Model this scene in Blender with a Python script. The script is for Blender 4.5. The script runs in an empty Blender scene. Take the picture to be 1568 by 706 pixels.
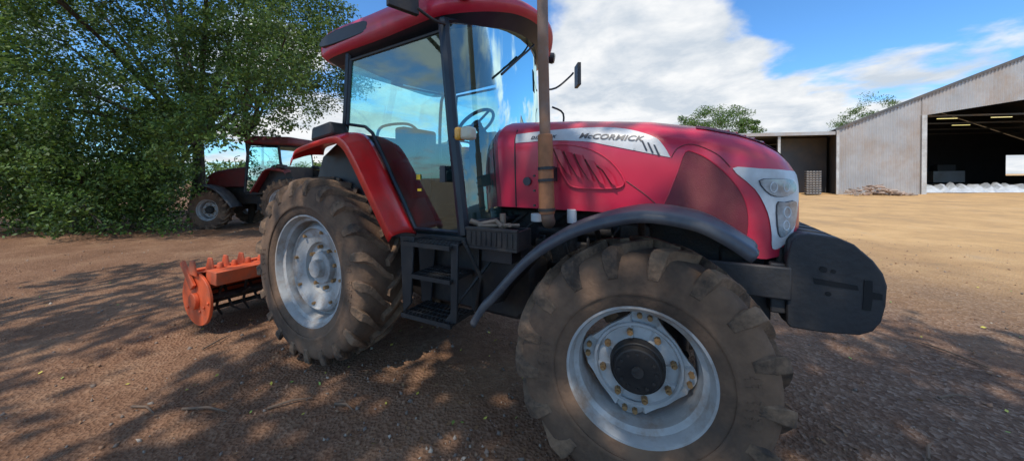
import bpy, math, random
import numpy as np
from mathutils import Matrix, Vector
random.seed(7); rng=np.random.default_rng(7)
scene=bpy.context.scene
scene.view_settings.view_transform='Standard'
scene.view_settings.look='None'
scene.view_settings.exposure=0

# ------------------------------------------------------------------ materials
def mat(name,col,rough=.5,metal=0.,dirt=.0,dirtcol=(.20,.135,.085),scale=6.,bump=.0,bscale=60.,var=.15,coat=0.,dlow=.45,dhigh=.7):
    m=bpy.data.materials.new(name); m.use_nodes=True; nt=m.node_tree; N=nt.nodes; L=nt.links
    b=N['Principled BSDF']
    tc=N.new('ShaderNodeTexCoord')
    n1=N.new('ShaderNodeTexNoise'); n1.inputs['Scale'].default_value=scale; n1.inputs['Detail'].default_value=3; n1.inputs['Roughness'].default_value=.65
    L.new(tc.outputs['Object'],n1.inputs['Vector'])
    r1=N.new('ShaderNodeValToRGB'); e=r1.color_ramp.elements
    e[0].position=.3; e[1].position=.7
    e[0].color=(*[c*(1-var) for c in col],1); e[1].color=(*[min(1,c*(1+var)) for c in col],1)
    L.new(n1.outputs['Fac'],r1.inputs['Fac'])
    out=r1.outputs['Color']
    b.inputs['Roughness'].default_value=rough; b.inputs['Metallic'].default_value=metal
    if coat: b.inputs['Coat Weight'].default_value=coat; b.inputs['Coat Roughness'].default_value=.12
    if dirt>0:
        n2=N.new('ShaderNodeTexNoise'); n2.inputs['Scale'].default_value=scale*.55; n2.inputs['Detail'].default_value=5; n2.inputs['Roughness'].default_value=.72
        L.new(tc.outputs['Object'],n2.inputs['Vector'])
        mr=N.new('ShaderNodeMapRange'); mr.inputs['From Min'].default_value=dlow; mr.inputs['From Max'].default_value=dhigh; mr.inputs['To Max'].default_value=dirt
        L.new(n2.outputs['Fac'],mr.inputs['Value'])
        mx=N.new('ShaderNodeMix'); mx.data_type='RGBA'; mx.inputs['B'].default_value=(*dirtcol,1)
        L.new(mr.outputs['Result'],mx.inputs['Factor']); L.new(out,mx.inputs['A']); out=mx.outputs['Result']
        ad=N.new('ShaderNodeMath'); ad.operation='MULTIPLY_ADD'; ad.inputs[1].default_value=.5; ad.inputs[2].default_value=rough
        L.new(mr.outputs['Result'],ad.inputs[0]); L.new(ad.outputs[0],b.inputs['Roughness'])
    L.new(out,b.inputs['Base Color'])
    if bump>0:
        n3=N.new('ShaderNodeTexNoise'); n3.inputs['Scale'].default_value=bscale; n3.inputs['Detail'].default_value=3
        L.new(tc.outputs['Object'],n3.inputs['Vector'])
        bp=N.new('ShaderNodeBump'); bp.inputs['Strength'].default_value=bump; bp.inputs['Distance'].default_value=.01
        L.new(n3.outputs['Fac'],bp.inputs['Height']); L.new(bp.outputs['Normal'],b.inputs['Normal'])
    return m
M_red=mat('hood_red',(.60,.018,.060),.38,dirt=.38,dirtcol=(.52,.20,.19),scale=1.6,coat=.4,var=.08)
M_redbg=mat('hood_red_painted_shade',(.16,.012,.014),.5,dirt=.5,dirtcol=(.10,.06,.045),scale=3)  # red darkened to carry shade in its colour, not a faded paint
M_redf=mat('fender_red',(.76,.010,.012),.3,dirt=.25,dirtcol=(.38,.15,.10),scale=4,coat=.5)
M_redd=mat('grille_dark_red',(.17,.020,.034),.55,dirt=.4,dirtcol=(.28,.11,.09),scale=4,bump=.4,bscale=220)
M_blk=mat('black_plastic',(.018,.019,.022),.45,dirt=.5,dirtcol=(.13,.095,.065),scale=6)
M_pil=mat('cab_frame_black',(.014,.020,.030),.35,dirt=.2,dirtcol=(.10,.09,.08),scale=6)
M_cast=mat('oily_cast_iron',(.022,.021,.021),.55,dirt=.6,dirtcol=(.11,.075,.05),scale=9,bump=.5)
M_wt=mat('weight_black',(.030,.030,.033),.5,dirt=.5,dirtcol=(.10,.08,.065),scale=5,bump=.25,bscale=30)
M_hub=mat('hub_black',(.010,.010,.011),.5,dirt=.35,dirtcol=(.07,.05,.035),scale=8)
M_fen=mat('fender_grey_plastic',(.060,.066,.080),.34,dirt=.6,dirtcol=(.20,.18,.16),scale=5)
M_tyre=mat('dusty_rubber',(.070,.048,.035),.9,dirt=.88,dirtcol=(.235,.140,.085),scale=3.5,bump=.5,bscale=40,dlow=.32,dhigh=.62,var=.3)
M_lug=mat('lug_rubber',(.055,.040,.030),.9,dirt=.92,dirtcol=(.29,.180,.110),scale=8,bump=.7,bscale=45,dlow=.36,dhigh=.60,var=.3)
M_rim=mat('rim_grey',(.42,.42,.41),.5,dirt=.8,dirtcol=(.25,.155,.09),scale=6,bump=.2,dlow=.47,dhigh=.68)
M_bolt=mat('bolt_rusty',(.36,.21,.09),.5,metal=.3,dirt=.4)
M_exh=mat('exhaust_rusty',(.26,.17,.125),.6,dirt=.8,dirtcol=(.32,.15,.07),scale=5,bump=.2)
M_exh2=mat('exhaust_guard',(.42,.17,.07),.6,dirt=.6,dirtcol=(.17,.09,.055),scale=8)
M_or=mat('implement_orange',(.66,.105,.03),.55,dirt=.65,dirtcol=(.22,.13,.08),scale=7,dlow=.46,dhigh=.68)
M_silv=mat('silver_decal',(.62,.63,.64),.35,dirt=.15,scale=5)
M_ink=mat('decal_ink',(.05,.055,.07),.4)
M_white=mat('lamp_housing',(.70,.72,.73),.3,dirt=.25,scale=6)
M_seat=mat('seat_fabric',(.03,.03,.035),.8)
M_step=mat('step_steel',(.018,.019,.021),.55,dirt=.45,dirtcol=(.09,.065,.05),scale=9)
M_yel=mat('yellow_sticker',(.7,.5,.03),.5)
M_amb=mat('amber_lens',(.75,.38,.06),.25)
M_lens=mat('lamp_lens',(.60,.56,.42),.12,var=.05)
M_hlens=mat('headlamp_glass',(.36,.38,.38),.08,var=.5,scale=14,coat=1)
def glass(name,tint,rmin):
    m=bpy.data.materials.new(name); m.use_nodes=True; nt=m.node_tree; N=nt.nodes; L=nt.links
    N.remove(N['Principled BSDF']); o=N['Material Output']
    t=N.new('ShaderNodeBsdfTransparent'); t.inputs[0].default_value=(*tint,1)
    g=N.new('ShaderNodeBsdfGlossy'); g.inputs['Roughness'].default_value=.02; g.inputs[0].default_value=(.72,1,1,1)
    d=N.new('ShaderNodeBsdfDiffuse'); d.inputs[0].default_value=(.26,.33,.29,1)
    tc=N.new('ShaderNodeTexCoord'); n=N.new('ShaderNodeTexNoise'); n.inputs['Scale'].default_value=3; n.inputs['Detail'].default_value=4
    L.new(tc.outputs['Object'],n.inputs['Vector'])
    mr=N.new('ShaderNodeMapRange'); mr.inputs['From Min'].default_value=.45; mr.inputs['From Max'].default_value=.8; mr.inputs['To Max'].default_value=.18
    L.new(n.outputs['Fac'],mr.inputs['Value'])
    m1=N.new('ShaderNodeMixShader'); L.new(mr.outputs[0],m1.inputs[0]); L.new(t.outputs[0],m1.inputs[1]); L.new(d.outputs[0],m1.inputs[2])
    fr=N.new('ShaderNodeFresnel'); fr.inputs[0].default_value=1.45
    a=N.new('ShaderNodeMath'); a.operation='ADD'; a.inputs[1].default_value=rmin; L.new(fr.outputs[0],a.inputs[0])
    m2=N.new('ShaderNodeMixShader'); L.new(a.outputs[0],m2.inputs[0]); L.new(m1.outputs[0],m2.inputs[1]); L.new(g.outputs[0],m2.inputs[2])
    L.new(m2.outputs[0],o.inputs[0]); return m
M_glass=glass('tinted_glass',(.66,.97,.95),.14)

# ------------------------------------------------------------------ mesh helpers
XF=Matrix.Identity(4)
PARENT=None
def add(name,verts,faces,m,smooth=True,angle=35,bevel=0,parent='__',solid=0):
    me=bpy.data.meshes.new(name)
    vs=[tuple(XF@Vector(v)) for v in verts]
    me.from_pydata(vs,[],faces); me.update()
    me.materials.append(m)
    if smooth:
        me.shade_smooth(); me.set_sharp_from_angle(angle=math.radians(angle))
    ob=bpy.data.objects.new(name,me); scene.collection.objects.link(ob)
    p=PARENT if parent=='__' else parent
    if p: ob.parent=p
    if solid:
        s=ob.modifiers.new('s','SOLIDIFY'); s.thickness=solid; s.offset=0
    if bevel:
        b=ob.modifiers.new('b','BEVEL'); b.width=bevel; b.segments=2; b.limit_method='ANGLE'
    return ob
class Acc:
    def __init__(s): s.v=[]; s.f=[]
    def put(s,v,f):
        o=len(s.v); s.v+=[tuple(x) for x in v]; s.f+=[tuple(i+o for i in g) for g in f]
    def box(s,x0,x1,y0,y1,z0,z1,rot=None,c=None):
        v=[(x,y,z) for x in(x0,x1) for y in(y0,y1) for z in(z0,z1)]
        if rot is not None: v=[tuple(rot@Vector(p)) for p in v]
        if c: v=[(p[0]+c[0],p[1]+c[1],p[2]+c[2]) for p in v]
        s.put(v,[(0,1,3,2),(4,6,7,5),(0,4,5,1),(2,3,7,6),(0,2,6,4),(1,5,7,3)])
    def cyl(s,p0,p1,r0,r1=None,n=16,cap=True):
        r1=r0 if r1 is None else r1
        p0=Vector(p0);p1=Vector(p1);d=(p1-p0).normalized()
        a=d.orthogonal().normalized(); b=d.cross(a)
        v=[];
        for p,r in((p0,r0),(p1,r1)):
            for i in range(n):
                t=2*math.pi*i/n; v.append(p+a*math.cos(t)*r+b*math.sin(t)*r)
        f=[(i,(i+1)%n,n+(i+1)%n,n+i) for i in range(n)]
        if cap: f+=[tuple(range(n-1,-1,-1)),tuple(range(n,2*n))]
        s.put(v,f)
    def tube(s,pts,r,n=10):
        rs=r if isinstance(r,(list,tuple)) else [r]*len(pts)
        pts=[Vector(p) for p in pts]; rings=[]
        prev=None
        for i,p in enumerate(pts):
            d=(pts[min(i+1,len(pts)-1)]-pts[max(i-1,0)]).normalized()
            a=d.orthogonal().normalized() if prev is None else (prev-d*prev.dot(d)).normalized()
            prev=a; b=d.cross(a)
            rings.append([p+(a*math.cos(2*math.pi*k/n)+b*math.sin(2*math.pi*k/n))*rs[i] for k in range(n)])
        v=[q for R in rings for q in R]; f=[]
        for i in range(len(pts)-1):
            for k in range(n): f.append((i*n+k,i*n+(k+1)%n,(i+1)*n+(k+1)%n,(i+1)*n+k))
        f+=[tuple(range(n-1,-1,-1)),tuple((len(pts)-1)*n+k for k in range(n))]
        s.put(v,f)
    def prism(s,poly,y0,y1):  # poly in XZ
        n=len(poly); v=[(p[0],y0,p[1]) for p in poly]+[(p[0],y1,p[1]) for p in poly]
        s.put(v,[(i,(i+1)%n,n+(i+1)%n,n+i) for i in range(n)]+[tuple(range(n-1,-1,-1)),tuple(range(n,2*n))])
    def obj(s,name,m,**k): return add(name,s.v,s.f,m,**k)
def lathe(prof,n=72,closed=False):
    v=[];f=[];P=len(prof)
    for i in range(n):
        t=2*math.pi*i/n
        for r,y in prof: v.append((r*math.cos(t),y,r*math.sin(t)))
    for i in range(n):
        j=(i+1)%n
        for k in range(P-1): f.append((i*P+k,i*P+k+1,j*P+k+1,j*P+k))
    return v,f
def cat(pts,n=8,closed=False):
    P=[np.array(p,float) for p in pts]; out=[]; N=len(P)
    rngi=range(N if closed else N-1)
    for i in rngi:
        if closed: a,b,c,d=P[i-1],P[i],P[(i+1)%N],P[(i+2)%N]
        else: a,b,c,d=P[max(i-1,0)],P[i],P[i+1],P[min(i+2,N-1)]
        for k in range(n):
            t=k/n; out.append(tuple(.5*((2*b)+(c-a)*t+(2*a-5*b+4*c-d)*t*t+(3*b-a-3*c+d)*t**3)))
    if not closed: out.append(tuple(P[-1]))
    return out

def empty(name,loc=(0,0,0),parent=None):
    e=bpy.data.objects.new(name,None); e.location=loc; scene.collection.objects.link(e)
    if parent: e.parent=parent
    return e
# ================================================================== TRACTOR
tractor=empty('tractor'); PARENT=tractor

def wheel(prefix,c,steer,mirror,rb,rc,w,nl,A,kind):
    global XF
    XF=Matrix.Translation(c)@Matrix.Rotation(steer,4,'Z')@(Matrix.Scale(-1,4,(0,1,0)) if mirror else Matrix.Identity(4))
    h=rc-rb
    half=[(rb,-w*.86),(rb+.02,-w*.95),(rb+.08*h/.3,-w*.985),(rb+.26*h,-w*1.02),(rb+.28*h,-w*1.04),(rb+.33*h,-w*1.045),(rb+.35*h,-w*1.03),(rb+.5*h,-w*1.045),(rb+.64*h,-w*1.03),(rb+.74*h,-w*1.0),(rb+.84*h,-w*.95),(rb+.93*h,-w*.85),(rb+.98*h,-w*.6),(rc,0)]
    prof=half+[(r,-y) for r,y in half[-2::-1]]
    v,f=lathe(prof,96); add(prefix+'_tyre',v,f,M_tyre,angle=60)
    a=Acc()
    for side in(-1,1):
        for k in range(nl):
            th=2*math.pi*(k+(.5 if side>0 else 0))/nl+rng.normal(0,.006)
            wr=rng.uniform(.97,1.03)
            st=[(-.06,rc-.01,rc+.042,0,.020),(.2,rc-.01,rc+.042,.2*A,.021),(.45,rc-.015,rc+.040,.5*A,.024),(.7,rc-.02,rc+.036,.8*A,.029),(.88,rc-.05,rc+.028,.95*A,.034),(.98,rc-.06,rc+.014,1.0*A,.037),(1.05*wr,rc-.08,rc-.02,1.03*A,.037),(1.075*wr,rc-.12,rc-.065,1.05*A,.033),(1.055,rc-.15,rc-.115,1.06*A,.026)]
            v=[];f=[]
            for (yf,r0,r1,da,hw) in st:
                for (r,ww) in((r0,hw*1.35),(r1,hw),(r1,-hw),(r0,-hw*1.35)):
                    t=th+da+ww/rc
                    y=side*yf*w
                    if yf>.9 and r==r0: y=side*(w*.92)
                    v.append((r*math.cos(t),y,r*math.sin(t)))
            n=len(st)
            for i in range(n-1):
                for j in range(3): f.append((i*4+j,i*4+j+1,(i+1)*4+j+1,(i+1)*4+j))
            f.append((0,1,2,3)); f.append(tuple((n-1)*4+j for j in(3,2,1,0)))
            a.put(v,f)
    a.obj(prefix+'_tread_lugs',M_lug,angle=50,bevel=.007)
    a=Acc(); rm=rb+.50*h
    for k0 in (.0,math.pi):
        for k,wd in enumerate((.030,.022,.030,.030,.0,.022,.03)):
            if wd==0: continue
            t=k0-.22+.075*k
            for (dr0,dr1,dt0,dt1) in ((-.030,.030,-.022,-.012),(-.006,.004,-.012,.010),(.018,.028,-.012,.014))[:(2+k%2)]:
                p=[((rm+dr)*math.cos(t+dt),y,(rm+dr)*math.sin(t+dt)) for dr in(dr0,dr1) for dt in(dt0,dt1) for y in(-w*1.03,-w*1.045-.003)]
                a.put(p,[(0,1,3,2),(4,6,7,5),(0,4,5,1),(2,3,7,6),(0,2,6,4),(1,5,7,3)])
    a.obj(prefix+'_sidewall_lettering',M_tyre,smooth=False)
    if kind=='rear':
        rp=[(rb-.005,-w*.80),(rb+.022,-w*.86),(rb+.018,-w*.90),(rb-.005,-w*.90),(rb-.015,-w*.82),(rb-.022,-w*.66),(rb-.05,-w*.62),(rb-.058,-w*.4),(rb-.062,0),(rb-.05,w*.6),(rb,w*.8)]
        v,f=lathe(rp,96); add(prefix+'_rim',v,f,M_rim,angle=30)
        dp=[(rb-.06,-.045),(rb-.085,-.06),(rb-.105,-.11),(.365,-.125),(.355,-.105),(.30,-.085),(.235,-.075),(.225,-.035),(.0,-.03)]
        v,f=lathe(dp,64); add(prefix+'_disc',v,f,M_rim,angle=30)
        a=Acc(); a.cyl((0,-.02,0),(0,-.085,0),.150,.145,32); a.cyl((0,-.08,0),(0,-.14,0),.085,.08,24)
        a.obj(prefix+'_hub',M_rim,bevel=.006)
        a=Acc()
        for k in range(8):
            t=2*math.pi*k/8+.2; a.cyl((.188*math.cos(t),-.03,.188*math.sin(t)),(.188*math.cos(t),-.075,.188*math.sin(t)),.017,n=6)
            t+=.39; a.cyl((.335*math.cos(t),-.09,.335*math.sin(t)),(.335*math.cos(t),-.12,.335*math.sin(t)),.014,n=6)
        a.obj(prefix+'_bolts',M_bolt,smooth=False)
    else:
        rp=[(rb-.005,-w*.80),(rb+.018,-w*.84),(rb+.015,-w*.90),(rb-.004,-w*.90),(rb-.012,-w*.80),(rb-.02,-w*.6),(rb-.045,-w*.52),(rb-.052,-w*.2),(rb-.055,w*.3),(rb-.03,w*.6),(rb,w*.8)]
        v,f=lathe(rp,96); add(prefix+'_rim',v,f,M_rim,angle=30)
        n=128; v=[];f=[]
        for y in(-.045,-.023):
            for i in range(n):
                t=2*math.pi*i/n; r=.236+.052*abs(math.cos(2*t+.3))**4
                v.append((r*math.cos(t),y+(.025 if r>.265 else 0),r*math.sin(t)))
            for i in range(n):
                t=2*math.pi*i/n; v.append((.10*math.cos(t),y,.10*math.sin(t)))
        for i in range(n):
            j=(i+1)%n
            f+=[(i,j,n+j,n+i),(2*n+i,3*n+i,3*n+j,2*n+j),(i,2*n+i,2*n+j,j)]
        add(prefix+'_disc',v,f,M_rim,angle=30)
        v,f=lathe([(.226,-.045),(.222,-.056),(.21,-.058),(.203,-.046)],64); add(prefix+'_disc_ring',v,f,M_rim)
        a=Acc(); a.cyl((0,-.04,0),(0,-.095,0),.140,.134,40); a.cyl((0,-.095,0),(0,-.12,0),.126,.112,40)
        a.obj(prefix+'_hub',M_hub,bevel=.005)
        a=Acc()
        for k in range(8):
            t=2*math.pi*k/8+.2; a.cyl((.178*math.cos(t),-.043,.178*math.sin(t)),(.178*math.cos(t),-.075,.178*math.sin(t)),.017,n=6); a.cyl((.178*math.cos(t),-.072,.178*math.sin(t)),(.178*math.cos(t),-.09,.178*math.sin(t)),.009,n=8)
        for k in range(8):
            t=math.pi/2*(k//2)+(-.15)+(.10 if k%2 else -.10)
            a.cyl((.258*math.cos(t),-.01,.258*math.sin(t)),(.258*math.cos(t),-.05,.258*math.sin(t)),.014,n=6)
        a.obj(prefix+'_bolts',M_bolt,smooth=False)
        a=Acc()
        for k in range(12):
            t=2*math.pi*k/12; a.cyl((.09*math.cos(t),-.115,.09*math.sin(t)),(.09*math.cos(t),-.127,.09*math.sin(t)),.009,n=6)
        a.cyl((0,-.118,0),(0,-.128,0),.03,n=20)
        a.obj(prefix+'_hub_bolts',M_cast,smooth=False)
        v,f=lathe([(.0,.05),(.2,.05),(.22,.02),(.22,-.02),(.1,-.022)],40); add(prefix+'_final_drive',v,f,M_cast)
    XF=Matrix.Identity(4)
for mir in(False,True):
    s=1 if mir else -1
    wheel('rear_wheel_'+('left' if mir else 'right'),(0,s*.78,.82),0,mir,.49,.79,.235,21,.27,'rear')
    wheel('front_wheel_'+('left' if mir else 'right'),(2.730,s*.80,.635),math.radians(8.0),mir,.345,.618,.19,17,.30,'front')

# ---------------- hood
X0,XE=1.62,3.57
kx=[1.6,2.25,2.74,3.08,3.24,3.36,3.45,3.53,3.57]; kz=[2.11,2.07,2.02,1.955,1.905,1.85,1.79,1.70,1.62]
bx=[1.6,2.4,2.85,3.1,3.25,3.36,3.44,3.5,3.57]; bz=[1.40,1.39,1.37,1.27,1.17,1.15,1.17,1.22,1.32]
def zt(x): return float(np.interp(x,kx,kz))
def zb(x): return float(np.interp(x,bx,bz))
def hw(x):
    b=.42+.01*min(1,max(0,(x-1.6)))
    if x<=2.85: return b
    t=(x-2.85)/(XE+.004-2.85); return b*max(0,1-t**2.9)**(1/2.9)
def ysurf(x,z):
    t_,b_=zt(x),zb(x); zs=t_-.24
    h=hw(x)
    if z<=zs:
        return h*(1-.035*((zs-z)/max(.1,zs-b_))**2)
    k=min(1,(z-zs)/.24); return h*max(0,1-k**2.6)**(1/2.6)
def ztop(x,y):
    k=min(1,abs(y)/max(1e-3,hw(x))); return zt(x)-.24+.24*max(0,1-k**2.6)**(1/2.6)
def ring(x):
    t_,b_=zt(x),zb(x); zs=t_-.24; h=hw(x); R=[]
    for i in range(9):
        z=b_+(zs-b_)*i/8; R.append((h*(1-.035*((zs-z)/max(.1,zs-b_))**2),z))
    for i in range(1,15):
        a=math.pi/2*i/14; R.append((h*max(0,math.cos(a))**(2/2.6),zs+.24*math.sin(a)**(2/2.6)))
    pts=[(x,-y,z) for y,z in R]+[(x,y,z) for y,z in R[-2::-1]]
    return pts
xs=list(np.linspace(X0,2.85,26))+[XE-(XE-2.85)*math.cos(a) for a in np.linspace(0,math.pi/2,40)[1:]]
v=[];f=[]
for x in xs: v+=ring(x)
n=len(ring(2.)); 
for i in range(len(xs)-1):
    for k in range(n-1): f.append((i*n+k,(i+1)*n+k,(i+1)*n+k+1,i*n+k+1))
f.append(tuple(range(n)))
add('hood',v,f,M_red,angle=50)
def patch(name,poly,m,off=.004,step=.018,thick=0):
    """polygon in XZ wrapped on the right-hand side of the hood, clipped on a grid"""
    import bmesh
    bm=bmesh.new()
    vs=[bm.verts.new((p[0],0,p[1])) for p in poly]; bm.faces.new(vs)
    px=[p[0] for p in poly]; pz=[p[1] for p in poly]
    for x in np.arange(min(px)+step,max(px),step):
        bmesh.ops.bisect_plane(bm,geom=bm.verts[:]+bm.edges[:]+bm.faces[:],plane_co=(x,0,0),plane_no=(1,0,0))
    for z in np.arange(min(pz)+step,max(pz),step):
        bmesh.ops.bisect_plane(bm,geom=bm.verts[:]+bm.edges[:]+bm.faces[:],plane_co=(0,0,z),plane_no=(0,0,1))
    for q in bm.verts:
        x,z=q.co.x,q.co.z; o=off(x,z) if callable(off) else off
        y=ysurf(x,z); e=.004
        nx=-(ysurf(min(x+e,XE),z)-ysurf(x-e,z))/(2*e); nz=-(ysurf(x,min(z+e,zt(x)))-ysurf(x,z-e))/(2*e)
        nn=Vector((nx,1,nz)).normalized()
        q.co=(x+nn.x*o,-(y+nn.y*o),z+nn.z*o)
    me=bpy.data.meshes.new(name); bm.to_mesh(me); bm.free(); me.materials.append(m); me.shade_smooth()
    ob=bpy.data.objects.new(name,me); scene.collection.objects.link(ob); ob.parent=PARENT
    if thick:
        s=ob.modifiers.new('s','SOLIDIFY'); s.thickness=thick; s.offset=0
    return ob
top=cat([(1.80,1.962),(2.1,1.975),(2.42,1.972),(2.62,1.942),(2.78,1.88),(2.84,1.82),(2.88,1.745)],5)
bot=cat([(2.80,1.765),(2.66,1.80),(2.5,1.84),(2.36,1.872),(2.1,1.895),(1.80,1.895)],5)
patch('hood_side_stripe',top+bot,M_silv)
def text(name,s,size,x,z,slope,m,shear=.35,off=.009,ext=0,sx=1.2):
    c=bpy.data.curves.new(name,'FONT'); c.body=s; c.size=size; c.shear=shear; c.resolution_u=3; c.offset=.0012
    o=bpy.data.objects.new(name,c); scene.collection.objects.link(o)
    dg=bpy.context.evaluated_depsgraph_get(); me=bpy.data.meshes.new_from_object(o.evaluated_get(dg)); bpy.data.objects.remove(o)
    for q in me.vertices:
        X=x+q.co.x*sx; Z=z+q.co.y+slope*q.co.x*sx
        q.co=(X,-(ysurf(X,Z)+off),Z)
    me.materials.clear(); me.materials.append(m)
    ob=bpy.data.objects.new(name,me); scene.collection.objects.link(ob); ob.parent=PARENT
text('hood_lettering','McCORMICK',.052,2.30,1.903,-.115,M_ink,sx=1.40)
text('hood_model_lettering','D122 MAX',.032,1.93,1.916,-.01,M_ink,sx=1.3)
for k in range(3):
    x=2.71+.036*k; z=1.86-.016*k
    patch('stripe_slash',[(x,z),(x+.011,z-.002),(x+.04,z-.068),(x+.029,z-.068)],M_ink,off=.008)
outl=cat([(2.10,1.85),(2.24,1.855),(2.40,1.81),(2.52,1.73),(2.60,1.62),(2.58,1.56),(2.42,1.55),(2.26,1.56),(2.20,1.62),(2.14,1.74)],4,True)
patch('air_outlet_panel',outl,M_red,off=.010)
a=Acc(); L=[(x,-(ysurf(x,z)+.010),z) for x,z in outl]; a.tube(L+[L[0]],.006,6); a.obj('air_outlet_rim',M_red)
for k in range(5):
    x=2.12+.078*k; zt_=1.835-.022*k-(.02*max(0,k-2)); zb_=1.66-.022*k if k<4 else 1.60
    if k==4: zb_=1.585
    poly=[(x,zt_),(x+.055,zt_-.012),(x+.11,zb_+.05),(x+.135,zb_-.02),(x+.10,zb_),(x+.04,zb_+.09)]
    patch('air_outlet_slat',poly,M_red,off=lambda X,Z,x=x:.012+.022*min(1,max(0,(X-x)/.10)))
    a=Acc(); e=[(x-.006,zt_),(x+.036,zb_+.09),(x+.098,zb_-.004)]
    a.tube([(p,-(ysurf(p,q)+.010),q) for p,q in cat(e,4)],.0075,5); a.obj('air_outlet_gap_shade',M_redbg)  # dark red strip paints the shadow between the slats
a=Acc(); L=[(x,-(ysurf(x,z)+.001),z) for x,z in cat([(2.62,1.60),(2.75,1.50),(2.84,1.405)],4)]; a.tube(L,.004,5)
L=[(x,-(ysurf(x,z)+.001),z) for x,z in cat([(2.885,1.745),(2.92,1.80),(3.0,1.82),(3.12,1.76),(3.19,1.68)],4)]; a.tube(L,.003,5); a.obj('hood_seams',M_redd)
g=cat([(2.96,1.775),(2.92,1.66),(2.87,1.52),(2.83,1.40),(2.95,1.36),(3.10,1.30),(3.22,1.24),(3.27,1.26),(3.28,1.40),(3.25,1.52),(3.18,1.63),(3.09,1.72),(3.02,1.765)],3,True)
patch('side_grille',g,M_redd,off=.005)
a=Acc(); L=[(x,-(ysurf(x,z)+.005),z) for x,z in g]; a.tube(L+[L[0]],.004,5); a.obj('side_grille_edge',M_red)
v=[];f=[];nx_,ny_=22,30
for i in range(nx_):
    for j in range(ny_):
        x=3.02+.47*i/(nx_-1); wd=.30*(1-.55*(i/(nx_-1))**2); y=-wd+2*wd*j/(ny_-1); v.append((x+.002,y,ztop(x,y)+.006))
for i in range(nx_-1):
    for j in range(ny_-1): f.append((i*ny_+j,(i+1)*ny_+j,(i+1)*ny_+j+1,i*ny_+j+1))
add('top_grille',v,f,M_redd)
a=Acc()
for k in range(5):
    x=3.20+.045*k
    a.tube([(x,y,ztop(x,y)+.010) for y in np.linspace(-.20,-.08,5)],.005,5)
a.obj('top_grille_slats',M_red)
lp=cat([(3.20,1.672),(3.33,1.668),(3.47,1.655),(3.535,1.63),(3.53,1.45),(3.50,1.30),(3.44,1.225),(3.395,1.215),(3.39,1.30),(3.37,1.42),(3.31,1.55)],3,True)
o1=patch('headlamp_panel_right',lp,M_white,off=.006)
le=cat([(3.33,1.600),(3.42,1.608),(3.49,1.60),(3.515,1.555),(3.47,1.515),(3.385,1.52)],3,True)
o2=patch('headlamp_lens_right',le,M_hlens,off=.012)
le2=cat([(3.415,1.465),(3.455,1.475),(3.515,1.475),(3.51,1.36),(3.46,1.29),(3.425,1.30)],3,True)
o3=patch('headlamp_lower_lens_right',le2,M_hlens,off=.011)
ed=Acc()
for q in(le,le2):
    L=[(x,-(ysurf(x,z)+.010),z) for x,z in q]; ed.tube(L+[L[0]],.003,6)
o4=ed.obj('headlamp_bezel_right',M_ink)
ed=Acc()
for cx_,cz_,r_ in((3.40,1.562,.028),(3.465,1.562,.025),(3.47,1.42,.03),(3.465,1.345,.026)):
    L=[(cx_+.6*r_*math.cos(t),-(ysurf(cx_+.6*r_*math.cos(t),cz_+r_*math.sin(t))+.013),cz_+r_*math.sin(t)) for t in np.linspace(0,2*math.pi,17)]; ed.tube(L,.004,5)
o5=ed.obj('headlamp_reflectors_right',M_white)
for o in(o1,o2,o3,o4,o5):
    c=o.copy(); c.data=o.data.copy(); c.name=o.name.replace('right','left'); scene.collection.objects.link(c)
    for q in c.data.vertices: q.co.y=-q.co.y
a=Acc(); a.cyl((1.90,-.425,1.60),(1.90,-.437,1.60),.032,n=24); a.obj('hood_latch',M_ink)
a=Acc(); L=[(1.795+.0*z,-(ysurf(1.8,z)+.001),z) for z in np.linspace(1.40,2.0,8)]; a.tube(L,.006,5); a.obj('hood_rear_seam',M_blk)

# ---------------- engine, frame, axle under the hood
a=Acc()
a.box(1.5,3.2,-.20,.20,.78,1.36); a.box(.3,1.6,-.26,.26,.55,1.1); a.box(-.35,.4,-.3,.3,.5,1.2)
a.box(3.15,3.42,-.22,.22,.80,1.18); a.box(1.9,2.5,-.30,-.19,.95,1.15); a.box(2.55,2.75,-.30,-.19,1.0,1.3)
a.obj('engine_and_transmission',M_cast,bevel=.02)
a=Acc()
a.cyl((2.2,-.27,1.05),(2.2,-.27,1.27),.055); a.cyl((1.95,-.30,1.22),(2.5,-.30,1.24),.04); a.cyl((1.7,-.28,.9),(1.7,-.28,1.2),.07)
for k in range(7):
    x=1.6+.17*k; a.tube(cat([(x,-.22,.85+.03*k),(x+.1,-.33,1.0),(x+.05,-.30,1.2),(x+.2,-.22,1.34)],4),.012,6)
a.cyl((2.73,-.66,.635),(2.73,.66,.635),.10,.10); a.box(2.6,2.95,-.25,.25,.5,.86)
a.cyl((2.95,-.6,.62),(2.95,.6,.62),.03); a.cyl((0,-.75,.82),(0,.75,.82),.14)
a.obj('axles_and_hoses',M_cast)
a=Acc(); a.cyl((1.98,-.42,1.36),(1.98,-.42,1.30),.05); a.cyl((2.24,-.40,1.30),(2.24,-.40,1.40),.035); a.obj('air_filter_bowl',M_silv,bevel=.005)
a=Acc(); a.prism([(1.0,1.16),(1.0,.72),(1.1,.62),(1.9,.60),(2.02,.72),(2.02,1.0),(1.8,1.16)],-.60,-.3)
a.obj('fuel_tank',M_blk,bevel=.03)
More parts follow.
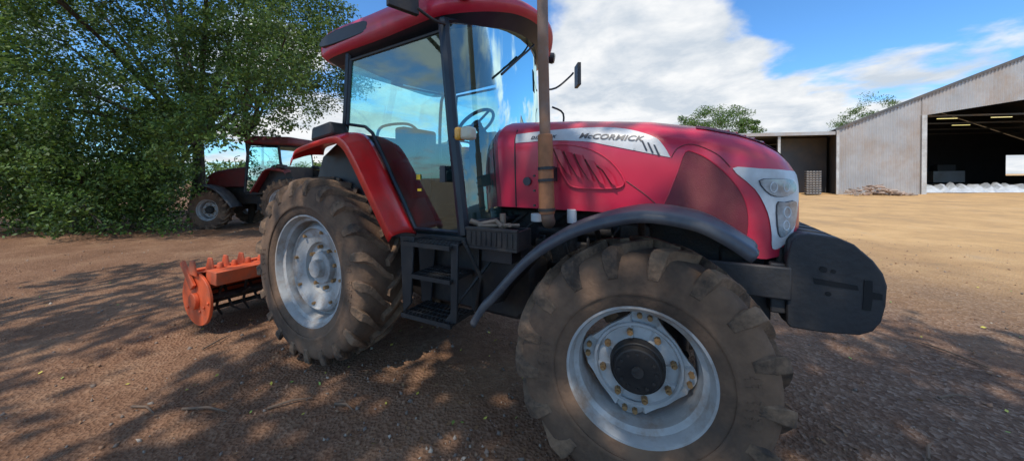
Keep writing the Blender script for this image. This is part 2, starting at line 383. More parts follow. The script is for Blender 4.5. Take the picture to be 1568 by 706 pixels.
# ---------------- front weights and carrier
W=[(3.45,.82),(3.45,1.17),(3.47,1.27),(3.50,1.305),(3.54,1.318),(3.66,1.305),(3.72,1.275),(3.79,1.20),(3.825,1.14),(3.84,1.08),(3.835,.98),(3.82,.90),(3.79,.845),(3.74,.815),(3.60,.80),(3.47,.80)]
for k in range(9):
    y=-.40+k*.089; sc=.006*(k%2)
    a=Acc(); a.prism([(x-sc,z-sc) for x,z in W],y,y+.070); a.obj('front_weight_%d'%(k+1),M_wt,bevel=.008)
a=Acc(); a.box(3.5,3.78,-.33,.37,.86,1.20)
a.prism([(3.56,1.085),(3.73,1.07),(3.735,1.045),(3.565,1.055)],-.404,-.397)
a.cyl((3.60,-.396,1.135),(3.60,-.405,1.135),.016); a.cyl((3.64,-.396,1.13),(3.64,-.405,1.13),.010); a.cyl((3.62,-.396,1.01),(3.62,-.405,1.01),.012)
a.prism([(3.755,1.10),(3.785,1.10),(3.785,1.045),(3.82,1.04),(3.82,1.01),(3.785,1.01),(3.78,.95),(3.75,.95)],-.4045,-.397)
a.obj('weight_recess_and_core',mat('recess_black',(.006,.006,.007),.7))
a=Acc(); a.box(3.05,3.47,-.42,-.39,.95,1.13); a.box(3.05,3.47,.39,.42,.95,1.13); a.box(3.38,3.455,-.38,.38,.86,1.14); a.box(3.2,3.4,-.3,.3,.78,.95)
a.obj('weight_carrier',M_wt,bevel=.01)
a=Acc(); a.tube(cat([(3.42,-.2,1.14),(3.44,-.2,1.24),(3.46,-.08,1.24),(3.44,-.05,1.14)],5),.014,8); a.cyl((3.44,-.3,1.13),(3.44,-.3,1.22),.02); a.obj('tow_hitch_pin',M_cast)
# ---------------- front fenders
def ffender(s,name):
    arc=cat([(1.78,.73),(1.86,.85),(1.93,.92),(2.14,1.15),(2.34,1.30),(2.53,1.39),(2.77,1.45),(2.99,1.43),(3.12,1.375),(3.23,1.30)],6)
    cs=[(-1.015,-.040),(-1.02,-.015),(-1.012,.0),(-.98,.010),(-.93,.012),(-.90,.022),(-.80,.026),(-.68,.020),(-.60,.0)]
    v=[];f=[]
    for i,(x,z) in enumerate(arc):
        d=np.array(arc[min(i+1,len(arc)-1)])-np.array(arc[max(i-1,0)]); d/=np.linalg.norm(d); nx,nz=-d[1],d[0]
        for y,h in cs: v.append((x+nx*h,s*-y,z+nz*h))
    n=len(cs)
    for i in range(len(arc)-1):
        for k in range(n-1): f.append((i*n+k,i*n+k+1,(i+1)*n+k+1,(i+1)*n+k))
    add(name,v,f,M_fen,angle=50,solid=.012)
ffender(-1,'front_fender_right'); ffender(1,'front_fender_left')
a=Acc()
for s in(-1,1): a.tube([(2.7,s*.25,1.0),(2.72,s*.5,1.30),(2.75,s*.8,1.44)],.022,8); a.tube([(2.4,s*.25,1.0),(2.45,s*.5,1.25),(2.5,s*.8,1.37)],.018,8)
a.obj('front_fender_brackets',M_cast)
# ---------------- exhaust
a=Acc(); a.tube([(2.105,-.6,3.2),(2.11,-.6,2.4),(2.12,-.6,1.9)],.037,20); a.tube(cat([(2.125,-.6,1.42),(2.13,-.59,1.36),(2.10,-.5,1.31),(2.05,-.35,1.30)],5),.045,16)
a.obj('exhaust_pipe',M_exh)
a=Acc(); a.cyl((2.128,-.6,1.38),(2.12,-.6,1.92),.054,.050,20); a.obj('exhaust_guard',M_exh2,bevel=.006)
a=Acc()
for z in(1.60,1.68,1.40): a.cyl((2.128,-.6,z),(2.127,-.6,z+.02),.060,n=20)
a.box(2.06,2.14,-.58,-.42,1.60,1.70)
for k in range(3): a.cyl((2.06+.0*k,-.645,1.44+.1*k),(2.06,-.66,1.44+.1*k),.008,n=8)
a.obj('exhaust_clamps',M_blk)

# ---------------- rear fenders
def rfender(s,n):
    o=[(-.10,1.80),(-.06,1.875),(.10,1.92),(.45,1.965),(.60,1.93),(.72,1.80),(.90,1.54),(1.12,1.22)]
    i=[(-.10,1.86),(-.06,1.93),(.10,1.96),(.42,2.02),(.54,1.98),(.68,1.82),(.86,1.54),(1.08,1.19)]
    o=cat(o,5); i=cat(i,5)
    v=[];f=[];K=6
    for (a_,b_) in zip(o,i):
        for k in range(K+1):
            t=k/K; y=-1.03+(.28)*t
            v.append((a_[0]*(1-t)+b_[0]*t,s*-y,a_[1]*(1-t)+b_[1]*t+.02*math.sin(math.pi*t)))
        v.append((a_[0]-.035,s*1.03,a_[1]-.045))
    m=K+2
    for r in range(len(o)-1):
        for k in range(K): f.append((r*m+k,r*m+k+1,(r+1)*m+k+1,(r+1)*m+k))
        f.append((r*m+K+1,r*m,(r+1)*m,(r+1)*m+K+1))
    add('rear_fender_'+n,v,f,M_redf,angle=45,solid=.01)
    a=Acc(); poly=[(-.10,1.84),(.10,1.95),(.42,2.0),(.54,1.96),(.68,1.80),(.86,1.52),(1.07,1.18),(.95,1.15),(.55,1.30),(0,1.5),(-.3,1.4)]
    a.prism(poly,s*.752,s*.742)
    a.prism([(.24,1.2),(.24,1.98),(.45,1.98),(.62,1.83),(.80,1.60),(1.02,1.25),(1.02,1.2)],s*.738,s*.45)
    a.obj('inner_fender_'+n,M_blk)
rfender(-1,'right'); rfender(1,'left')
a=Acc()
for s in(-1,1):
    a.prism([(-.02,1.97),(.0,2.09),(.26,2.13),(.30,2.06),(.30,2.01)],s*.76,s*.92)
a.obj('rear_fender_lamp_box',M_blk,bevel=.02)
# ---------------- cab
def quad_strip(name,A,B,m,**k):
    n=len(A); return add(name,list(A)+list(B),[(i,i+1,n+i+1,n+i) for i in range(n-1)],m,**k)
Y=.75
for s,n in((-1,'right'),(1,'left')):
    a=Acc()
    a.tube([(1.545,s*Y,1.22),(1.465,s*(Y+.01),1.97),(1.38,s*Y,2.80)],.043,8)
    a.tube(cat([(.20,s*(Y-.02),2.06),(.25,s*Y,2.2),(.30,s*Y,2.74)],3),.030,8)
    a.obj('cab_pillars_'+n,M_pil)
    fr=[(1.515,1.235),(1.44,1.95),(1.36,2.72),(.34,2.68),(.28,2.12),(.51,2.08),(.60,2.02),(1.08,1.235)]
    vv=[(x,s*(Y+.004),z) for x,z in fr]
    add('cab_door_glass_'+n,vv,[tuple(range(len(fr)))],M_glass,smooth=False)
    a=Acc(); L=[(x,s*(Y+.008),z) for x,z in fr]; 
    for i in range(len(L)): a.tube([L[i],L[(i+1)%len(L)]],.014,6)
    a.cyl((1.40,s*(Y+.01),1.70),(1.40,s*(Y+.05),1.70),.012); a.box(1.37,1.42,s*(Y+.045)-.01,s*(Y+.045)+.01,1.60,1.72)
    a.tube(cat([(1.38,s*(Y-.05),2.25),(1.30,s*(Y-.06),2.22),(1.28,s*(Y-.06),1.8),(1.36,s*(Y-.05),1.75)],4),.012,6)
    a.obj('cab_door_frame_'+n,M_pil)
a=Acc(); a.box(.20,1.55,-.74,.74,1.14,1.20); a.box(.20,.26,-.70,.70,1.14,2.05); a.obj('cab_floor_and_rear_wall',M_blk,bevel=.01)
add('cab_rear_glass',[(.22,-.72,2.06),(.22,.72,2.06),(.30,.72,2.74),(.30,-.72,2.74)],[(0,1,2,3)],M_glass,smooth=False)
ys=np.linspace(-.74,.74,17)
bul=lambda y:1-abs(y/.74)**2.2
Wt=[(1.39+.30*bul(y),y,2.80+.10*bul(y)) for y in ys]; Wb=[(1.545+.17*bul(y),y,1.30) for y in ys]
quad_strip('windscreen',Wt,Wb,M_glass)
a=Acc(); a.tube(Wb,.02,6); a.tube(Wt,.024,6); a.obj('windscreen_seal',M_pil)
Wf=[(1.53+.12*bul(y),y,1.14) for y in ys]; Wg=[(1.535+.16*bul(y),y,1.30) for y in ys]
quad_strip('cab_firewall',Wf,Wg,M_blk)
half=[(-.13,-.0),(-.13,-.55),(-.08,-.74),(.08,-.82),(.7,-.845),(1.28,-.84),(1.50,-.78),(1.70,-.58),(1.84,-.28)]
plan=cat(half+[(1.88,0)]+[(x,-y) for x,y in half[:0:-1]],6,True)
cxr=.85
def ringz(z,ins,arch):
    R=[]
    for x,y in plan:
        dx,dy=cxr-x,-y; d=math.hypot(dx,dy); k=ins/d
        zz=z+arch*max(0,min(1,(x-.7)/1.1))**1.3*(1-(y/1.0)**2)
        R.append((x+dx*k,y+dy*k,zz+.05*max(0,min(1,x/1.3))))
    return R
rs=[(2.745,.20,.14),(2.735,.10,.15),(2.745,.03,.16),(2.775,0,.155),(2.82,-.004,.13),(2.89,.0,.075),(2.955,.03,.04),(3.00,.09,.03),(3.03,.2,.03),(3.05,.5,.03)]
v=[];f=[];n=len(plan)
for q in rs: v+=ringz(*q)
for i in range(len(rs)-1):
    for k in range(n): f.append((i*n+k,i*n+(k+1)%n,(i+1)*n+(k+1)%n,(i+1)*n+k))
f.append(tuple((len(rs)-1)*n+k for k in range(n)))
add('cab_roof',v,f,M_red,angle=60)
v=ringz(2.750,.045,.155)+ringz(2.715,.10,.15)+ringz(2.685,.16,.12)+ringz(2.70,.30,.11); f=[(j*n+k,j*n+(k+1)%n,(j+1)*n+(k+1)%n,(j+1)*n+k) for j in range(3) for k in range(n)]+[tuple(range(3*n,4*n))]
add('cab_roof_lining',v,f,M_pil)
a=Acc(); a.prism(cat([(.05,2.82),(.08,2.90),(.25,2.93),(.62,2.93),(.66,2.87),(.60,2.83)],3,True),-.8475,-.80); a.obj('roof_air_intake',M_pil,bevel=.006)
a=Acc()
for (x,y,z) in((1.56,-.76,2.95),(1.60,.74,2.95)):
    a.cyl((x,y,z),(x+.06,y-.035*(1 if y<0 else -1),z-.01),.055,.06,20)
a.obj('roof_work_lamps',M_blk)
a=Acc()
for (x,y,z) in((1.62,-.796,2.94),(1.66,.776,2.94)): a.cyl((x,y,z),(x+.012,y-.007*(1 if y<0 else -1),z-.002),.05,n=20)
a.obj('roof_lamp_lenses',M_lens)
a=Acc(); a.tube([(1.72,.12,2.85),(1.71,-.02,2.74),(1.69,-.30,2.54)],.009,6); a.tube([(1.72,-.12,2.68),(1.68,-.42,2.44)],.010,6); a.obj('wiper',M_blk)
a=Acc(); a.tube(cat([(1.42,-.78,2.75),(1.40,-.88,2.74),(1.36,-1.0,2.78)],4),.012,8)
R=Matrix.Rotation(math.radians(-18),4,'Z')
a.box(-.02,.02,-.11,.11,-.16,.13,rot=R,c=(1.25,-1.02,2.94))
a.tube(cat([(1.50,.80,2.62),(1.62,.95,2.66),(1.74,1.08,2.80),(1.78,1.12,2.86)],4),.012,8)
a.box(-.02,.02,-.09,.09,-.12,.14,rot=Matrix.Rotation(math.radians(30),4,'Z'),c=(1.82,1.16,2.82))
a.tube(cat([(1.6,.82,2.1),(1.7,.90,2.15),(1.72,.92,2.35),(1.62,.83,2.42)],4),.012,8)
a.obj('mirrors',M_blk,bevel=.01)
a=Acc(); a.cyl((1.50,-.79,1.93),(1.62,-.84,1.93),.014); a.obj('marker_lamp_stalk',M_blk)
a=Acc(); a.box(1.625,1.71,-.90,-.81,1.885,1.975); a.obj('marker_lamp',M_lens,bevel=.02)
a=Acc(); a.box(1.575,1.623,-.90,-.81,1.885,1.975); a.obj('marker_lamp_amber',M_amb,bevel=.018)
a=Acc()
a.box(.35,.85,-.26,.26,1.58,1.72); a.box(.30,.44,-.25,.25,1.68,2.16); a.box(.45,.75,-.18,.18,1.2,1.58)
a.box(.45,.9,-.60,-.36,1.45,1.80); a.box(.5,.9,-.36,-.29,1.84,1.90); a.box(.5,.9,.29,.36,1.84,1.90)
a.obj('driver_seat',M_seat,bevel=.05)
a=Acc(); a.box(1.30,1.62,-.34,.34,1.2,1.90); a.box(1.22,1.5,-.22,.22,1.84,2.03); a.tube([(1.35,0,1.9),(1.18,0,2.12)],.04,10); a.box(1.1,1.5,.4,.72,1.2,1.75)
for k in range(3): a.cyl((.85,-.42-.06*k,1.7),(.90,-.44-.06*k,1.95),.009); a.cyl((.90,-.44-.06*k,1.95),(.905,-.44-.06*k,1.99),.018)
a.tube(cat([(.40,-.55,2.0),(.42,-.5,2.12),(.60,-.35,2.15),(.72,-.3,2.05)],5),.014,8)
a.obj('dashboard_and_levers',M_blk,bevel=.02)
a=Acc(); cen=Vector((1.15,0,2.15)); R=Matrix.Rotation(math.radians(-38),3,'Y')
L=[cen+R@Vector((.20*math.cos(t),.20*math.sin(t),0)) for t in np.linspace(0,2*math.pi,33)]
a.tube(L,.016,8)
for t in(0,2.1,4.2): a.tube([cen,cen+R@Vector((.2*math.cos(t),.2*math.sin(t),0))],.012,6)
a.cyl(cen-R@Vector((0,0,.03)),cen+R@Vector((0,0,.015)),.05)
a.obj('steering_wheel',mat('steering_wheel_blue_black',(.02,.035,.06),.35))
a=Acc(); a.box(1.10,1.14,-.7625,-.760,1.62,1.66); a.box(1.11,1.15,-.7625,-.760,1.53,1.55); a.obj('door_stickers',M_yel)
# ---------------- steps and tool tray
a=Acc()
a.prism([(1.54,1.18),(1.60,1.18),(1.585,.64),(1.50,.60),(1.46,.62),(1.53,.70)],-.90,-.88); a.prism([(1.54,1.18),(1.60,1.18),(1.585,.64),(1.52,.60)],-.64,-.62)
a.prism([(1.06,1.20),(1.20,1.20),(1.16,.70),(1.08,.62)],-.90,-.88); a.prism([(1.00,1.20),(1.20,1.20),(1.14,.62),(1.04,.62)],-.66,-.64)
a.obj('step_side_plates',M_step,bevel=.006)
a=Acc()
for z,x0 in((1.16,1.12),(.93,1.20),(.63,1.10)):
    a.box(x0,1.56,-.94,-.92,z-.02,z+.01); a.box(x0,1.56,-.68,-.66,z-.02,z+.01)
    for k in range(13):
        x=x0+(1.56-x0-.02)*k/12; a.box(x,x+.018,-.93,-.67,z-.01,z+.010)
    for k in range(3): a.box(x0+.005,1.555,-.88+.06*k,-.87+.06*k,z-.008,z+.012)
a.obj('steps',M_step)
a=Acc(); a.tube([(1.62,-.86,1.2),(1.72,-.80,.95),(1.60,-.7,.66)],.014,8); a.tube([(1.75,-.6,1.1),(1.55,-.85,.75)],.014,8); a.obj('step_braces',M_cast)
a=Acc()
a.box(1.63,2.02,-.84,-.62,1.15,1.17); a.box(1.63,2.02,-.84,-.825,1.17,1.28); a.box(1.63,2.02,-.635,-.62,1.17,1.28); a.box(1.63,1.645,-.825,-.635,1.17,1.28); a.box(2.005,2.02,-.825,-.635,1.17,1.28)
a.box(1.625,2.025,-.850,-.815,1.278,1.297)
for k in range(9): a.box(1.66+.04*k,1.672+.04*k,-.848,-.842,1.18,1.27)
a.box(1.70,1.94,-.76,-.62,1.05,1.15)
a.obj('tool_tray',M_blk,bevel=.004)
a=Acc(); a.tube([(1.66,-.75,1.30),(1.80,-.72,1.33),(1.88,-.78,1.30)],.016,8); a.tube([(1.75,-.68,1.28),(1.95,-.80,1.32)],.014,8); a.tube([(1.70,-.80,1.30),(1.95,-.66,1.30)],.012,8); a.cyl((1.84,-.7,1.28),(1.84,-.7,1.38),.022); a.tube([(1.62,-.78,1.33),(1.70,-.72,1.29)],.018,8); a.obj('spanners',mat('tool_steel',(.30,.21,.15),.5,metal=.3,dirt=.5))

def dup_hierarchy(src,name,mx):
    e=bpy.data.objects.new(name,None); scene.collection.objects.link(e); e.matrix_world=mx
    for c in list(src.children):
        d=c.copy(); d.parent=e; scene.collection.objects.link(d)
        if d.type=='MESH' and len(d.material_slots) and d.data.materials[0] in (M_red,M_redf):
            d.material_slots[0].link='OBJECT'; d.material_slots[0].material=M_redbg  # background copy in the darkened red, its shade put into the colour
    return e
PARENT=None
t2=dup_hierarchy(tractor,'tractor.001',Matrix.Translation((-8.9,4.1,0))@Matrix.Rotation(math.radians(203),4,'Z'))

# ================================================================== rotary tiller (rear implement)
tiller=empty('rotary_tiller'); PARENT=tiller
a=Acc()
SP=cat([(-2.12,.30),(-2.05,.52),(-1.85,.62),(-1.62,.60),(-1.45,.48),(-1.42,.30),(-1.52,.12),(-1.75,.05),(-2.0,.12)],4,True)
a.prism(SP,-1.16,-1.13); a.prism(SP,1.13,1.16)
a.box(-1.62,-1.38,-1.12,1.12,.52,.66); a.box(-1.95,-1.85,-1.14,1.14,.42,.52)
a.prism([(-2.0,.56),(-1.6,.64),(-1.6,.655),(-2.0,.575)],-1.13,1.13); a.prism([(-2.25,.20),(-2.0,.56),(-1.985,.56),(-2.235,.20)],-1.12,1.12)
a.prism([(-1.35,.6),(-1.30,.62),(-1.38,1.05),(-1.46,1.05)],-.35,-.31); a.prism([(-1.35,.6),(-1.30,.62),(-1.38,1.05),(-1.46,1.05)],.31,.35); a.box(-1.46,-1.38,-.35,.35,1.0,1.06)
a.obj('frame_and_shields',M_or,bevel=.008)
a=Acc()
for y in(-1.19,-1.04,-.9,-.75):
    a.prism([(-1.88,.60),(-1.80,.76),(-1.72,.76),(-1.66,.60)],y,y+.02)
a.box(-2.30,-2.22,-1.05,1.05,.50,.56); a.prism([(-2.30,.56),(-2.24,.60),(-1.9,.56),(-1.9,.51),(-2.24,.50)],-1.08,-1.05); a.prism([(-2.30,.50),(-2.22,.54),(-2.16,.12),(-2.26,.10)],-1.08,-1.05)
a.prism([(-2.05,.70),(-1.98,.74),(-1.70,.50),(-1.78,.44)],-1.20,-1.17)
a.cyl((-1.75,-1.16,.32),(-1.75,-1.20,.32),.09,n=20); a.box(-1.7,-1.5,-.2,.2,.6,.82); a.cyl((-1.5,0,.72),(-.6,0,.75),.05)
for k in range(5): a.cyl((-1.60,-1.0+.13*k,.66),(-1.60,-1.0+.13*k,.72),.035,.025,n=10)
for k in range(6): a.cyl((-1.95+.1*k,-1.16,.22+.06*(k%3)),(-1.95+.1*k,-1.175,.22+.06*(k%3)),.016,n=8)
a.obj('brackets_and_gearbox',M_or,bevel=.006)
a=Acc(); a.cyl((-1.75,-1.1,.30),(-1.75,1.1,.30),.045); a.cyl((-2.2,-1.05,.17),(-2.2,1.05,.17),.03)
for k in range(26):
    y=-1.05+.084*k; t=k*1.1
    for s in(0,math.pi): 
        c=Vector((-1.75,y,.30)); a.tube([c,c+Vector((.14*math.cos(t+s),0,.14*math.sin(t+s))),c+Vector((.24*math.cos(t+s+.2),.05,.24*math.sin(t+s+.2)))],[.018,.014,.01],6)
for k in range(10):
    t=2*math.pi*k/10; a.cyl((-2.2+.13*math.cos(t),-1.05,.17+.13*math.sin(t)),(-2.2+.13*math.cos(t),1.05,.17+.13*math.sin(t)),.012,n=6)
a.tube([(-1.35,-.4,.5),(-.3,-.35,.6)],.03,8); a.tube([(-1.35,.4,.5),(-.3,.35,.6)],.03,8); a.tube([(-1.42,0,1.02),(-.3,0,1.15)],.025,8)
a.obj('tines_and_roller',M_cast)
PARENT=None

# ================================================================== GROUND
def gh(x,y):
    z=.018*np.sin(x*1.3+.6*np.sin(y*.9))*np.cos(y*1.1+.4)+.012*np.sin(x*3.1+y*2.3)+.008*np.sin(x*7.3-y*5.1)*np.sin(y*6.2+1)
    return z-.02
N=330
t=np.linspace(-1,1,N); ax=np.sinh(t*6.6)/np.sinh(6.6)*700
gx=ax+1.2; gy=ax+.3
GX,GY=np.meshgrid(gx,gy,indexing='ij')
GZ=gh(GX,GY)+rng.normal(0,.003,GX.shape)*(np.hypot(GX-1,GY)<14)
me=bpy.data.meshes.new('ground'); 
me.vertices.add(N*N); me.vertices.foreach_set('co',np.stack([GX,GY,GZ],-1).reshape(-1))
I,J=np.meshgrid(np.arange(N-1),np.arange(N-1),indexing='ij'); b=(I*N+J).reshape(-1)
F=np.stack([b,b+N,b+N+1,b+1],-1)
me.loops.add(F.size); me.loops.foreach_set('vertex_index',F.reshape(-1)); me.polygons.add(len(F)); me.polygons.foreach_set('loop_start',np.arange(len(F))*4)
me.update(calc_edges=True); me.shade_smooth()
gm=bpy.data.materials.new('dirt_and_gravel'); gm.use_nodes=True; nt=gm.node_tree; NN=nt.nodes; LL=nt.links; B=NN['Principled BSDF']; B.inputs['Roughness'].default_value=.95; B.inputs['Specular IOR Level'].default_value=.15
geo=NN.new('ShaderNodeNewGeometry')
def noise(sc,det=4,ro=.6):
    n=NN.new('ShaderNodeTexNoise'); n.inputs['Scale'].default_value=sc; n.inputs['Detail'].default_value=det; n.inputs['Roughness'].default_value=ro; LL.new(geo.outputs['Position'],n.inputs['Vector']); return n
def ramp(src,stops):
    r=NN.new('ShaderNodeValToRGB'); e=r.color_ramp.elements
    while len(e)<len(stops): e.new(.5)
    for k,(p,c) in enumerate(stops): e[k].position=p; e[k].color=(*c,1)
    LL.new(src,r.inputs['Fac']); return r
def mixc(f,a_,b_,bt='MIX'):
    m=NN.new('ShaderNodeMix'); m.data_type='RGBA'; m.blend_type=bt
    if isinstance(f,float): m.inputs['Factor'].default_value=f
    else: LL.new(f,m.inputs['Factor'])
    LL.new(a_,m.inputs['A']); LL.new(b_,m.inputs['B']); return m.outputs['Result']
n1=noise(.9); dirt=ramp(n1.outputs['Fac'],[(.3,(.165,.078,.040)),(.5,(.26,.132,.072)),(.7,(.38,.225,.130))])
n2=noise(14,6,.75); grit=ramp(n2.outputs['Fac'],[(.34,(.08,.048,.032)),(.52,(.24,.142,.088)),(.72,(.48,.33,.22))])
c=mixc(.4,dirt.outputs[0],grit.outputs[0])
vo=NN.new('ShaderNodeTexVoronoi'); vo.inputs['Scale'].default_value=42; LL.new(geo.outputs['Position'],vo.inputs['Vector'])
vor=ramp(vo.outputs['Color'],[(.2,(.080,.055,.044)),(.6,(.175,.125,.097)),(.9,(.36,.28,.22))])
n4=noise(.35,3); sep=NN.new('ShaderNodeSeparateXYZ'); LL.new(geo.outputs['Position'],sep.inputs[0])
mg=NN.new('ShaderNodeMapRange'); mg.inputs['From Min'].default_value=0; mg.inputs['From Max'].default_value=5; mg.inputs['To Min'].default_value=-.18; mg.inputs['To Max'].default_value=.15
LL.new(sep.outputs['X'],mg.inputs['Value'])
ad=NN.new('ShaderNodeMath'); ad.operation='ADD'; LL.new(n4.outputs['Fac'],ad.inputs[0]); LL.new(mg.outputs[0],ad.inputs[1])
gf=ramp(ad.outputs[0],[(.45,(.06,.06,.06)),(.68,(.60,.60,.60))])
c=mixc(gf.outputs[0],c,vor.outputs[0])
vm=NN.new('ShaderNodeVectorMath'); vm.operation='DOT_PRODUCT'; vm.inputs[1].default_value=(.45,.89,0); LL.new(geo.outputs['Position'],vm.inputs[0])
n5=noise(.3,5,.65); a5=NN.new('ShaderNodeMath'); a5.operation='MULTIPLY_ADD'; a5.inputs[1].default_value=7; LL.new(n5.outputs['Fac'],a5.inputs[0]); LL.new(vm.outputs['Value'],a5.inputs[2])
sf=NN.new('ShaderNodeMapRange'); sf.inputs['From Min'].default_value=7.5; sf.inputs['From Max'].default_value=15; LL.new(a5.outputs[0],sf.inputs['Value'])
n6=noise(.45,6,.75); sand=ramp(n6.outputs['Fac'],[(.3,(.40,.27,.155)),(.48,(.56,.35,.165)),(.60,(.66,.42,.20)),(.75,(.44,.33,.22))])
c=mixc(sf.outputs[0],c,sand.outputs[0])
LL.new(c,B.inputs['Base Color'])
bmp=NN.new('ShaderNodeBump'); bmp.inputs['Strength'].default_value=.8; bmp.inputs['Distance'].default_value=.022
ma=NN.new('ShaderNodeMath'); ma.operation='ADD'; LL.new(n2.outputs['Fac'],ma.inputs[0]); LL.new(vo.outputs['Distance'],ma.inputs[1]); LL.new(ma.outputs[0],bmp.inputs['Height']); LL.new(bmp.outputs[0],B.inputs['Normal'])
me.materials.append(gm); og=bpy.data.objects.new('ground',me); scene.collection.objects.link(og)

def fastmesh(name,V,Fq,mats,midx=None,smooth=False):
    me=bpy.data.meshes.new(name); me.vertices.add(len(V)); me.vertices.foreach_set('co',np.asarray(V,np.float32).reshape(-1))
    k=Fq.shape[1]; me.loops.add(Fq.size); me.loops.foreach_set('vertex_index',Fq.reshape(-1).astype(np.int32)); me.polygons.add(len(Fq)); me.polygons.foreach_set('loop_start',(np.arange(len(Fq))*k).astype(np.int32))
    for m in mats: me.materials.append(m)
    if midx is not None: me.polygons.foreach_set('material_index',midx.astype(np.int32))
    me.update(calc_edges=True)
    if smooth: me.shade_smooth()
    ob=bpy.data.objects.new(name,me); scene.collection.objects.link(ob); return ob
ico=np.array([(1,0,0),(-1,0,0),(0,1,0),(0,-1,0),(0,0,1),(0,0,-1)],float); icf=np.array([(0,2,4),(2,1,4),(1,3,4),(3,0,4),(2,0,5),(1,2,5),(3,1,5),(0,3,5)])
K=16000
th=rng.uniform(0,2*math.pi,K); rad=12*rng.random(K)**.8
px=1.8+rad*np.cos(th); py=-1.2+rad*np.sin(th)
sz=.005+.016*rng.random(K)**4.0
R3=rng.normal(size=(K,3,3)); Q=np.linalg.qr(R3)[0]
S=np.stack([sz*rng.uniform(.8,1.5,K),sz*rng.uniform(.7,1.2,K),sz*rng.uniform(.5,.9,K)],-1)
V=np.einsum('kij,vj->kvi',Q*S[:,None,:],ico)+np.stack([px,py,gh(px,py)+sz*.25],-1)[:,None,:]
Fs=(icf[None]+6*np.arange(K)[:,None,None]).reshape(-1,3)
st1=mat('stone_grey',(.22,.17,.135),.9,var=.5,scale=3); st2=mat('stone_brown',(.28,.16,.095),.9,var=.5,scale=3); st3=mat('stone_pale',(.40,.33,.26),.9,var=.3,scale=3)
mi=np.repeat(rng.choice(3,K,p=[.34,.56,.1]),8)
fastmesh('gravel',V.reshape(-1,3),Fs,[st1,st2,st3],mi)
def leafmesh(name,C,size,mats,p,flat=False,aspect=.5,midx=None):
    n=len(C); a=rng.normal(size=(n,3)); 
    if flat: a[:,2]*=.15
    a/=np.linalg.norm(a,axis=1)[:,None]
    b=rng.normal(size=(n,3)); 
    if flat: b[:,2]*=.15
    b-=a*(a*b).sum(1)[:,None]; b/=np.linalg.norm(b,axis=1)[:,None]
    s=size*rng.uniform(.6,1.3,n)[:,None]
    V=np.stack([C-a*s,C+b*s*aspect,C+a*s,C-b*s*aspect],1).reshape(-1,3)
    Fq=np.arange(4*n).reshape(-1,4)
    if midx is None: midx=rng.choice(len(mats),n,p=p)
    return fastmesh(name,V,Fq,mats,midx)
lm=[mat('litter_yellow',(.62,.55,.09),.6),mat('litter_green',(.24,.36,.06),.6),mat('litter_brown',(.26,.14,.065),.8)]
n=2000; th=rng.uniform(0,2*math.pi,n); rad=9*rng.random(n)**.7; lx=1.5+rad*np.cos(th); ly=-1.0+rad*np.sin(th)
leafmesh('leaf_litter',np.stack([lx,ly,gh(lx,ly)+.012],-1),.019,lm,[.14,.10,.76],flat=True)
a=Acc()
for (x,y,an,l) in((-.2,-1.75,.4,.35),(.3,-1.45,.9,.28),(-.6,-1.9,.2,.25),(5.2,1.6,2.2,.5),(-6,0.6,.3,1.2),(-5.2,1.4,-.2,1.0),(1.2,-1.7,2.4,.2),(4.6,.9,.5,.25),(-3,-1.5,1.2,.3),(.7,-1.2,.1,.18),(-1.2,-1.3,2.0,.3),(4.2,.1,1.1,.2),(5.5,.6,.2,.3)):
    z=float(gh(np.array(x),np.array(y)))+.015
    a.tube([(x,y,z),(x+l*.5*math.cos(an),y+l*.5*math.sin(an)+.02,z+.01),(x+l*math.cos(an),y+l*math.sin(an),z)],[.009,.008,.004],6)
a.obj('fallen_twigs',mat('twig_bark',(.18,.12,.08),.9))

# ================================================================== TREES
def leafmat(name,col,tr):
    m=bpy.data.materials.new(name); m.use_nodes=True; nt=m.node_tree; N=nt.nodes; L=nt.links; b=N['Principled BSDF']; o=N['Material Output']
    g=N.new('ShaderNodeNewGeometry'); n=N.new('ShaderNodeTexNoise'); n.inputs['Scale'].default_value=1.3; n.inputs['Detail'].default_value=2; L.new(g.outputs['Position'],n.inputs['Vector'])
    r=N.new('ShaderNodeValToRGB'); e=r.color_ramp.elements; e[0].position=.35;e[1].position=.65; e[0].color=(*[c*.6 for c in col],1); e[1].color=(*[c*1.35 for c in col],1)
    L.new(n.outputs['Fac'],r.inputs[0]); L.new(r.outputs[0],b.inputs['Base Color']); b.inputs['Roughness'].default_value=.6
    t=N.new('ShaderNodeBsdfTranslucent'); L.new(r.outputs[0],t.inputs[0]); mx=N.new('ShaderNodeMixShader'); mx.inputs[0].default_value=tr; L.new(b.outputs[0],mx.inputs[1]); L.new(t.outputs[0],mx.inputs[2]); L.new(mx.outputs[0],o.inputs[0]); return m
LM=[leafmat('leaf_mid',(.082,.155,.026),.3),leafmat('leaf_light',(.15,.235,.04),.35),leafmat('leaf_dark',(.042,.088,.02),.2)]
bark=mat('bark',(.06,.047,.035),.9,bump=.6,bscale=20)
FW=np.array([-.471,.882,0]); RT=np.array([.882,.471,0]); C0=np.array([2.97,-2.69,0])
def W2(D,u,z=0): return C0+FW*D+RT*u+np.array([0,0,z])
